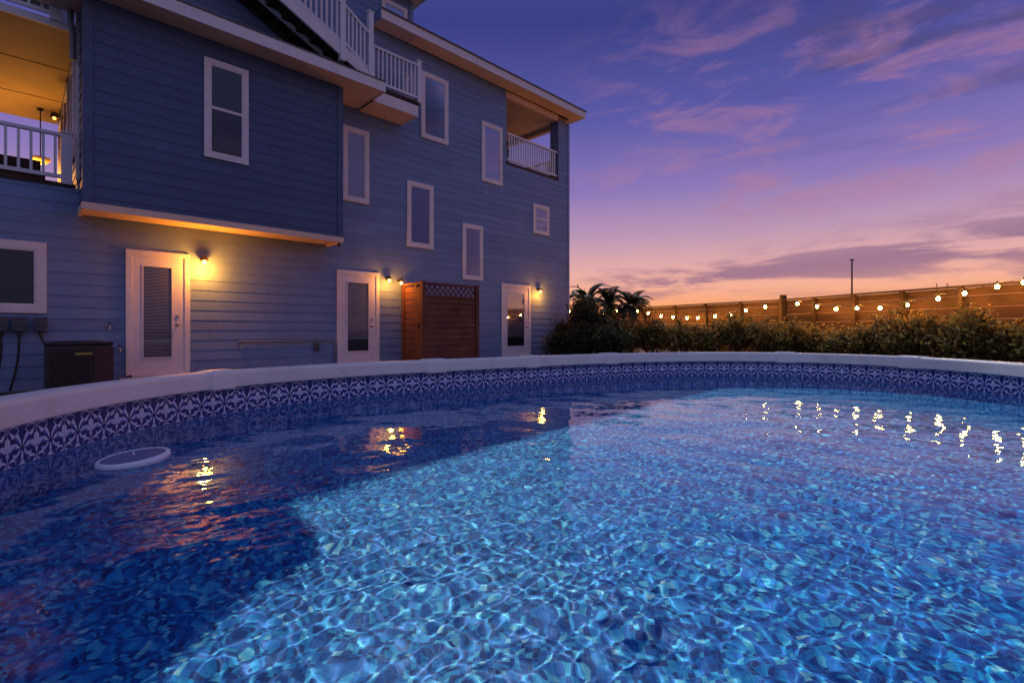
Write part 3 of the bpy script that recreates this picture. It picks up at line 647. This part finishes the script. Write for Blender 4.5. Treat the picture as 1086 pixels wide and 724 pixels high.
# air conditioner
ac = empty('air_conditioner', HW(-13.03, .55, 0), HA, 'dark boxy air conditioner unit with small gold plate on the ground by the wall', 'air conditioner')
MB().box(-.39, .39, -.34, .34, .06, .72).build('cabinet', M['acdark'], ac, bevel=.03)
mb = MB()
for i in range(20):
    z = .12 + i * .028; mb.box(-.36, .10, -.352, -.338, z, z + .010)
mb.build('louvre_grille', M['black'], ac)
MB().box(.16, .395, -.356, -.338, .08, .69).build('service_panel', M['acred'], ac)
MB().box(-.40, .40, -.35, .35, .72, .765).build('top_cover', M['black'], ac, bevel=.015)
MB().box(-.06, .14, -.362, -.354, .57, .605).build('name_plate', M['gold'], ac)
MB().box(-.42, .42, -.38, .38, .0, .06).build('base_pad', M['grey'], ac)
mb = MB()
mb.lathe([(.30, .772), (.30, .78), (.27, .78), (.27, .772)], (0, 0, 0), 24)
for i in range(12):
    a = i * math.pi / 6; mb.beam((0, 0, .776), (.28 * math.cos(a), .28 * math.sin(a), .776), .008, .006)
mb.build('fan_guard', M['black'], ac)
# disconnect boxes with hanging cables
for i, (x, lab) in enumerate(((-13.90, 'dark grey electrical box at the left edge, below the large window'), (-13.70, 'dark grey electrical box in the middle of three below the large window'), (-13.46, 'dark grey electrical box nearest the air conditioner, cable running to it'))):
    o = empty('electrical_box', HW(x, .018, 1.02), HA, lab, 'electrical box', 'electrical boxes on the house wall')
    MB().box(-.075, .075, -.11, 0, -.10, .13).build('case', M['meter'], o, bevel=.02); MB().box(-.082, .082, -.118, -.108, -.02, .135).build('cover', M['meter'], o, bevel=.006); MB().tube([(0, -.06, -.10), (0, -.06, -.17)], .022, 8).build('gland', M['black'], o)
    sag = [(-.0, -.06, -.15)]
    end = Vector(((-.12, -.05, -1.0), (-.10, -.08, -1.0), (.17, -.25, -.42))[i])
    for q in range(1, 10):
        f = q / 9; p = Vector((0, -.06, -.15)).lerp(end, f); p.x += (.05 - .02 * i) * math.sin(f * math.pi); p.z -= .10 * math.sin(f * math.pi) * (i == 2); sag.append(tuple(p))
    MB().tube(sag, .016, 7).build('cable', M['wire'], o, smooth=True)
# conduit run with boxes, outlet boxes, hose bibs
o = empty('conduit', HW(-9.6, .018, .70), HA, 'thin grey conduit pipe running along the wall between two doors', 'pipe')
MB().tube([(-.98, -.03, .02), (.95, -.03, .02), (1.02, -.03, 0), (1.04, -.03, -.06), (1.04, -.03, -.6)], .014, 8).build('pipe', M['grey'], o, smooth=True)
for x in (-.6, .0, .6): MB().box(x - .02, x + .02, -.05, 0, .0, .04).build('clip', M['grey'], o)
def wallbox(name, x, z, w, h, lab, mat='meter', d=.07, cat='outlet box', grp=None):
    o = empty(name, HW(x, .018, z), HA, lab, cat, grp)
    MB().box(-w / 2, w / 2, -d, 0, -h / 2, h / 2).build('case', M[mat], o, bevel=.008); MB().box(-w / 2 + .008, w / 2 - .008, -d - .012, -d + .002, -h / 2 + .01, h / 2 - .02).build('cover', M[mat], o, bevel=.004); return o
wallbox('outlet_box', -8.98, .58, .10, .16, 'grey outlet box hanging below the conduit beside the middle door')
wallbox('outlet_box', -1.32, .58, .13, .34, 'grey utility box on the wall near the right house corner', 'grey')
def hose_bib(x, z, lab):
    o = empty('hose_bib', HW(x, .018, z), HA, lab, 'tap')
    MB().tube([(0, 0, 0), (0, -.09, 0), (0, -.11, -.03), (0, -.11, -.06)], .016, 8).build('spout', M['steel'], o); MB().tube([(0, -.07, .0), (0, -.07, .05)], .008, 6).tube([(0, -.07, .05), (0, -.07, .062)], .035, 10).build('handle', M['black'], o)
hose_bib(-12.60, 1.02, 'small dark tap on the wall left of the first door, upper one'); hose_bib(-12.46, .63, 'small tap low on the wall beside the first door frame'); hose_bib(-10.55, .63, 'small dark tap under the left end of the conduit')
o = empty('vent_pipe', HW(-8.9, .018, 2.4), HA, 'thin dark cable running down the wall from the overhang corner', 'cable')
MB().tube([(.0, -.012, .42), (.0, -.012, -.05), (-.5, -.012, -.06)], .006, 6).build('wire', M['grey'], o)
o = empty('security_camera', HW(-8.78, .70, 2.83), HA, 'tiny dark camera under the right corner of the overhang', 'camera')
MB().tube([(0, 0, 0), (0, 0, -.03)], .03, 10).build('base', M['black'], o); MB().sphere((0, 0, -.05), .035, 10, 7).build('dome', M['black'], o, smooth=True)
# ------------------------------------------------------------------ fence
FZT = 2.05
FP = [Vector((3.2, 28.95)), Vector((9.66, 17.9)), Vector((11.55, 11.0)), Vector((12.4, 7.9))]
def fence(name, a, b, nb, label):
    d = (b - a).normalized(); ang = math.atan2(d.y, d.x); L = (b - a).length
    o = empty(name, (a.x, a.y, 0), ang, label, 'fence', 'wooden fence runs')
    bay = L / nb
    for i in range(nb):
        mb = MB(); z = .06; k = 0
        while z < FZT - .12:
            h = min(.285, FZT - .06 - z); j = random.uniform(-.006, .006)
            mb.box(i * bay + .004, (i + 1) * bay - .004, -.012 + j, .014 + j, z, z + h - random.uniform(-.001, .003)); z += .29
        mb.build('panel', M['fence'], o)
        # front face is the camera side: local -y
        MB().box(i * bay - .05, i * bay + .05, -.115, -.022, 0, FZT - .05 + (.04 if i == 0 else 0)).build('post', M['fencev'], o)
    MB().box(0, L, -.125, .03, FZT - .045, FZT).build('cap_rail', M['fencev'], o)
    return o
fence('wooden_fence', FP[0], FP[1], 8, 'left run of brown wooden board fence behind the tall shrubs')
f2 = fence('wooden_fence', FP[1], FP[2], 5, 'right run of brown board fence rising toward the right edge')
fence('wooden_fence', FP[2], FP[3], 2, 'last bay of brown board fence cut off by the right edge')
# taller joint post
o = MB().box(9.56, 9.74, 17.72, 17.86, 0, 2.2).build('fence_post', M['fencev']); tag(o, 'thick taller wooden post where the two fence runs meet', 'post')
# ------------------------------------------------------------------ string lights along the fence
def on_fence(px, py, stand=.5):
    bx = (px - 543) / 530
    for a, b in zip(FP[:-1], FP[1:]):
        d = (b - a).normalized(); n_ = Vector((d.y, -d.x))
        if n_.dot(-a) < 0: n_ = -n_
        a2, b2 = a + n_ * stand, b + n_ * stand
        # solve a2.x + t dx = bx (a2.y + t dy)
        t_ = (bx * a2.y - a2.x) / (d.x - bx * d.y)
        if -.3 <= t_ <= (b - a).length + .01: 
            P = a2 + d * t_; return Vector((P.x, P.y, CZ + P.y * (350 - py) / 530))
def string(label, pts):
    P = [on_fence(*p) for p in pts]
    o = empty('string_lights', P[0], 0, label, 'string lights', 'string lights hung on the fence')
    o.location = P[0]
    path = []
    for a, b in zip(P[:-1], P[1:]):
        for k in range(4):
            f = k / 4; q = a.lerp(b, f) - P[0] + Vector((0, 0, .11 - .05 * math.sin(math.pi * f))); path.append(q)
    path.append(P[-1] - P[0] + Vector((0, 0, .11)))
    MB().tube(path, .006, 5).build('cord', M['wire'], o)
    for p in P:
        q = p - P[0]
        MB().tube([q + Vector((0, 0, .11)), q + Vector((0, 0, .035))], .016, 8).build('socket', M['wire'], o)
        MB().lathe([(.001, -.055), (.022, -.05), (.038, -.032), (.042, -.006), (.033, .022), (.017, .036), (.001, .038)], q, 12).build('bulb', M['bulb'], o, smooth=True)
string('left swag of warm glowing string light bulbs along the fence behind the shrubs', [(604, 330), (617.5, 332), (629, 331.4), (640, 332), (654.6, 329.4), (675.7, 330), (687.4, 332), (701, 335), (713.8, 336), (728.4, 337), (740, 337), (758.5, 335), (774.7, 333.4), (791, 329), (811.5, 325)])
string('right swag of warm glowing string light bulbs rising to the right edge', [(845.7, 321.7), (866.5, 324.7), (886.6, 327.4), (909, 326.6), (933.4, 326.4), (962, 323), (995, 316.3), (1023, 310.7), (1057.6, 303.6), (1086, 299)])
# ------------------------------------------------------------------ shrubs
def shrub_proto(seed, leafs, mat, w=1.0, h=1.0, size=.115):
    rd = random.Random(seed); root = empty('shrub', (0, 0, 0))
    st = MB(); cl = []
    for i in range(13):
        a = rd.uniform(0, 6.28); rr = rd.uniform(.05, .8) * w; hh = h * (1.0 - .45 * (rr / w) ** 2) * rd.uniform(.62, 1.02)
        top = Vector((rr * math.cos(a), rr * math.sin(a), hh)); mid = Vector((top.x * .45, top.y * .45, hh * .55))
        st.tube([(top.x * .1, top.y * .1, 0), mid, top], [.018, .012, .004], 5); cl.append((mid, top))
    st.build('stem', M['stem'], root)
    lf = MB()
    for i in range(leafs):
        mid, top = rd.choice(cl); f = rd.random() ** .7; c = mid.lerp(top, f) + Vector((rd.gauss(0, .17 * w), rd.gauss(0, .17 * w), rd.gauss(0, .12 * h)))
        c.z = max(.05, c.z)
        d = Vector((rd.gauss(0, 1), rd.gauss(0, 1), rd.gauss(.35, .7))).normalized(); n_ = d.cross(Vector((rd.gauss(0, 1), rd.gauss(0, 1), rd.gauss(0, 1)))).normalized(); s = d.cross(n_)
        L = size * rd.uniform(.6, 1.35); W = L * .27
        lf.add([c, c + d * L * .45 + s * W + n_ * L * .06, c + d * L, c + d * L * .45 - s * W + n_ * L * .06, c + d * L * .5 - n_ * L * .03], [(0, 1, 4), (1, 2, 4), (2, 3, 4), (3, 0, 4)])
    # loose sprigs on top
    for i in range(60):
        mid, top = rd.choice(cl); b_ = top; dr_ = Vector((rd.gauss(0, .5), rd.gauss(0, .5), 1)).normalized(); L2 = rd.uniform(.12, .3) * h
        for q in range(9):
            c = b_ + dr_ * L2 * q / 8; d = (Vector((rd.gauss(0, 1), rd.gauss(0, 1), .4))).normalized(); s = d.cross((0, 0, 1)).normalized(); L = size * .9
            lf.add([c, c + d * L * .45 + s * L * .28, c + d * L, c + d * L * .45 - s * L * .28], [(0, 1, 2, 3)])
    lf.build('foliage', mat, root, fix=False)
    return root
protos = [shrub_proto(1, 2600, M['leaf']), shrub_proto(2, 2600, M['leaf']), shrub_proto(3, 2600, M['leaf'])]
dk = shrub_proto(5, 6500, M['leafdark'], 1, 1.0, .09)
def bearing(px, d): return ((px - 543) / 530 * d, d)
spec = [  # px, distance, top py, width, proto, label
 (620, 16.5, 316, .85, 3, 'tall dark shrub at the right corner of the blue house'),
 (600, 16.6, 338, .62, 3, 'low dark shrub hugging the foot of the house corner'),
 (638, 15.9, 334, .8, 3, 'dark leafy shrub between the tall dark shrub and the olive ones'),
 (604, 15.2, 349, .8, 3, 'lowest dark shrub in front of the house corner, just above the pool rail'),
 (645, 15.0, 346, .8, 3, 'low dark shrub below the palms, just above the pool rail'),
 (656, 16.6, 336, .95, 0, 'olive green shrub just right of the tall dark shrub'),
 (690, 16.6, 339, .95, 1, 'olive shrub under the lights, below the curved palm frond'),
 (722, 16.2, 344, .95, 2, 'low olive shrub under the dip of the left light swag'),
 (752, 15.8, 346, .9, 0, 'lowest olive shrub left of the pointed bush'),
 (781, 15.4, 333, .78, 1, 'pointed upright olive bush left of the thick fence post'),
 (815, 14.8, 342, .9, 2, 'olive shrub in front of the thick fence post'),
 (850, 14.0, 342, .95, 0, 'olive shrub just right of the thick fence post'),
 (884, 13.2, 352, .85, 1, 'short dark olive shrub under the mast'),
 (915, 12.4, 347, .9, 2, 'broad leafy shrub right of the mast'),
 (948, 11.7, 331, .85, 0, 'taller leafy shrub reaching the middle of the right light swag'),
 (985, 11.0, 338, .85, 1, 'leafy shrub between two taller ones near the right'),
 (1022, 10.4, 330, .85, 2, 'tall leafy shrub below the second last bulb'),
 (1058, 9.8, 339, .8, 0, 'leafy shrub below the brightest bulb at right'),
 (1088, 9.3, 340, .8, 1, 'shrub cut off by the right edge of the view'),
]
used = set()
for px, d, py, w, k, lab in spec:
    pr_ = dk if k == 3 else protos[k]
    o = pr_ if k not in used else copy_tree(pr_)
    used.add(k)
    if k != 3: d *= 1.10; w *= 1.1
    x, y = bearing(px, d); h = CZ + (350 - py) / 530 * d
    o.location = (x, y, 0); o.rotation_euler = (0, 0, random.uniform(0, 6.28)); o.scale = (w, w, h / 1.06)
    tag(o, lab, 'shrub', 'shrubs along the fence')
# palms
def palm_proto():
    rd = random.Random(21); root = empty('palm_tree', (0, 0, 0)); H = 2.1
    MB().tube([(0, 0, 0), (.05, .02, .8), (.03, 0, 1.5), (0, 0, H)], [.16, .13, .12, .10], 10).build('trunk', M['trunk'], root, smooth=True)
    fr = MB()
    for i in range(30):
        a = i * 2.4 + rd.uniform(-.2, .2); el = rd.uniform(-.1, 1.25); L = rd.uniform(.95, 1.35); p = Vector((0, 0, H)); dirh = Vector((math.cos(a), math.sin(a), 0)); pts = []
        for q in range(13):
            f = q / 12; e = el - 1.55 * f ** 1.5; p = p + (dirh * math.cos(e) + Vector((0, 0, math.sin(e)))) * L / 12; pts.append(p.copy())
        fr.tube(pts, [.014 * (1 - .8 * q / 12) for q in range(13)], 4)
        for q in range(1, 13):
            t_ = (pts[q] - pts[q - 1]).normalized(); sd = t_.cross((0, 0, 1)).normalized(); up = sd.cross(t_)
            for sg in (-1, 1):
                for hf in (0, .5):
                    b_ = pts[q - 1].lerp(pts[q], hf); ll = .34 * math.sin(math.pi * min(1, (q + hf) / 13 * .85 + .13)); dd = (sd * sg * .8 + t_ * .65 - Vector((0, 0, .25)) + up * .1).normalized()
                    fr.add([b_ - t_ * .02, b_ + t_ * .02, b_ + dd * ll * .6 + t_ * .022, b_ + dd * ll, b_ + dd * ll * .6 - t_ * .022], [(0, 1, 2, 4), (4, 2, 3)])
    fr.build('crown', M['frond'], root, fix=False)
    return root
pp_ = palm_proto()
for i, (px, d, py, sc, rot, lab) in enumerate(((669, 19.0, 311, .82, .3, 'dark palm with arching fronds against the sunset, rightmost of the palms'), (646, 19.6, 309, .75, 2.0, 'dark spiky palm in the middle of the palm group'), (624, 18.8, 305, .85, 4.0, 'dark palm closest to the house corner behind the tall shrub'))):
    o = pp_ if i == 0 else copy_tree(pp_)
    x, y = bearing(px, d); h = CZ + (350 - py) / 530 * d
    o.location = (x, y, 0); o.rotation_euler = (0, 0, rot); o.scale = (sc, sc, h / 2.62); tag(o, lab, 'palm tree', 'palms behind the shrubs')
# mast and small roof antennas far behind the fence
def mast(px, d, y0, label, name='mast', r=.05):
    x, y = bearing(px, d); h = CZ + (350 - y0) / 530 * d
    o = empty(name, (x, y, 0), 0, label, 'mast')
    MB().tube([(0, 0, 0), (0, 0, h)], [r * 1.3, r * .8], 8).build('pole', M['wire'], o); MB().box(-r * 1.7, r * 1.7, -r * 1.7, r * 1.7, h - r * 1.5, h).build('head', M['wire'], o)
mast(903.5, 45, 275, 'thin dark mast standing tall beyond the right fence run', r=.07)
mast(993.5, 40, 301, 'short thin aerial just above the fence, left of a pair', r=.03)
mast(1005, 40, 301, 'short thin aerial just above the fence, right of a pair', r=.03)
# ------------------------------------------------------------------ world: dusk sky with clouds
W = bpy.data.worlds.new('World'); S.world = W; W.use_nodes = True; t = W.node_tree; t.nodes.clear()
tc = N(t, 'ShaderNodeTexCoord'); sp = N(t, 'ShaderNodeSeparateXYZ', {0: tc.outputs['Generated']})
dx, dy, dz = sp.outputs
zc = M_(t, 'MAXIMUM', dz, 0.0)
west = ramp(t, zc, [(0, (.98, .32, .08)), (.04, (1.0, .39, .14)), (.08, (.93, .44, .31)), (.12, (.77, .41, .40)), (.18, (.50, .31, .46)), (.26, (.265, .19, .48)), (.38, (.105, .103, .39)), (.52, (.045, .052, .24)), (.72, (.065, .10, .33)), (1, (.07, .13, .40))])
east = ramp(t, zc, [(0, (.18, .16, .25)), (.1, (.31, .28, .43)), (.3, (.29, .31, .56)), (.6, (.17, .22, .47)), (1, (.07, .13, .40))])
hl = M_(t, 'SQRT', M_(t, 'ADD', M_(t, 'ADD', M_(t, 'MULTIPLY', dx, dx), M_(t, 'MULTIPLY', dy, dy)), 1e-5))
ca = M_(t, 'DIVIDE', dy, hl)
wf = N(t, 'ShaderNodeMapRange', {0: ca, 1: -.65, 2: .25}, interpolation_type='SMOOTHSTEP').outputs[0]
sky = mixc(t, wf, east, west)
az = M_(t, 'ARCTAN2', dx, dy)
# streaky cloud coordinates (azimuth, elevation)
cv = N(t, 'ShaderNodeCombineXYZ', {0: M_(t, 'MULTIPLY', az, 2.4), 1: M_(t, 'MULTIPLY', dz, 15.0), 2: 2.3}).outputs[0]
n1 = N(t, 'ShaderNodeTexNoise', {'Vector': cv, 'Scale': 1.55, 'Detail': 9.0, 'Roughness': .58, 'Distortion': .35}).outputs[0]
cv2 = N(t, 'ShaderNodeCombineXYZ', {0: M_(t, 'ADD', M_(t, 'MULTIPLY', az, 3.2), M_(t, 'MULTIPLY', dz, -1.5)), 1: M_(t, 'MULTIPLY', dz, 12.0), 2: 5.1}).outputs[0]
n2 = N(t, 'ShaderNodeTexNoise', {'Vector': cv2, 'Scale': 1.7, 'Detail': 9.0, 'Roughness': .6, 'Distortion': .5}).outputs[0]
def gauss(v, c, s):
    d = M_(t, 'DIVIDE', M_(t, 'SUBTRACT', v, c), s); return M_(t, 'EXPONENT', M_(t, 'MULTIPLY', M_(t, 'MULTIPLY', d, d), -1))
# low purple bank, thicker to the right
lowc = M_(t, 'ADD', .075, M_(t, 'MULTIPLY', M_(t, 'MAXIMUM', az, 0), .06))
lowm = gauss(dz, lowc, M_(t, 'ADD', .028, M_(t, 'MULTIPLY', M_(t, 'MAXIMUM', az, 0), .035)))
lf_ = N(t, 'ShaderNodeMapRange', {0: M_(t, 'ADD', n1, M_(t, 'MULTIPLY', az, .11)), 1: .50, 2: .64}, interpolation_type='SMOOTHSTEP').outputs[0]
sky = mixc(t, M_(t, 'MULTIPLY', M_(t, 'MULTIPLY', lf_, lowm), .72), sky, (.20, .105, .24))
# pink middle clouds
mm = M_(t, 'ADD', gauss(dz, .40, .10), M_(t, 'MULTIPLY', gauss(dz, .25, .06), .9)); mm = M_(t, 'MINIMUM', mm, 1)
mf = N(t, 'ShaderNodeMapRange', {0: n2, 1: .47, 2: .66}, interpolation_type='SMOOTHSTEP').outputs[0]
sky = mixc(t, M_(t, 'MULTIPLY', M_(t, 'MULTIPLY', mf, mm), M_(t, 'MULTIPLY', N(t, 'ShaderNodeMapRange', {0: az, 1: .05, 2: .35}, interpolation_type='SMOOTHSTEP').outputs[0], .5)), sky, (.46, .21, .30))
# dark high clouds to the right
hf_ = N(t, 'ShaderNodeMapRange', {0: n1, 1: .46, 2: .68}, interpolation_type='SMOOTHSTEP').outputs[0]
hm = M_(t, 'MULTIPLY', gauss(dz, .45, .16), N(t, 'ShaderNodeMapRange', {0: az, 1: .25, 2: .75}, interpolation_type='SMOOTHSTEP').outputs[0])
sky = mixc(t, M_(t, 'MULTIPLY', M_(t, 'MULTIPLY', hf_, hm), .75), sky, (.075, .06, .16))
bg = N(t, 'ShaderNodeBackground', {'Color': sky, 'Strength': 1.0}); N(t, 'ShaderNodeOutputWorld', {'Surface': bg.outputs[0]})
# ------------------------------------------------------------------ sun over the house roof
sun = bpy.data.lights.new('sun', 'SUN'); sun.energy = 1.5; sun.angle = R(.5); sun.color = (.86, .95, 1)
so = bpy.data.objects.new('sun', sun); COL.objects.link(so)
tv = Vector((.118, -1.0, 0)).normalized(); el = R(43.6)
dirv = Vector((tv.x * math.cos(el), tv.y * math.cos(el), -math.sin(el)))
so.rotation_euler = dirv.to_track_quat('-Z', 'Y').to_euler(); so.location = (0, 10, 40)
sun.cycles.is_caustics_light = True
# ------------------------------------------------------------------ render settings
S.render.engine = 'CYCLES'; c = S.cycles
c.max_bounces = 8; c.diffuse_bounces = 3; c.glossy_bounces = 4; c.transmission_bounces = 6; c.transparent_max_bounces = 12
c.caustics_reflective = False; c.caustics_refractive = True; c.blur_glossy = 0.2; c.sample_clamp_indirect = 6.0; c.use_denoising = True
c.denoiser = 'OPENIMAGEDENOISE'
try: c.denoising_prefilter = 'ACCURATE'
except Exception: pass
S.view_settings.view_transform = 'Standard'; S.view_settings.look = 'None'; S.view_settings.exposure = 0; S.view_settings.gamma = 1
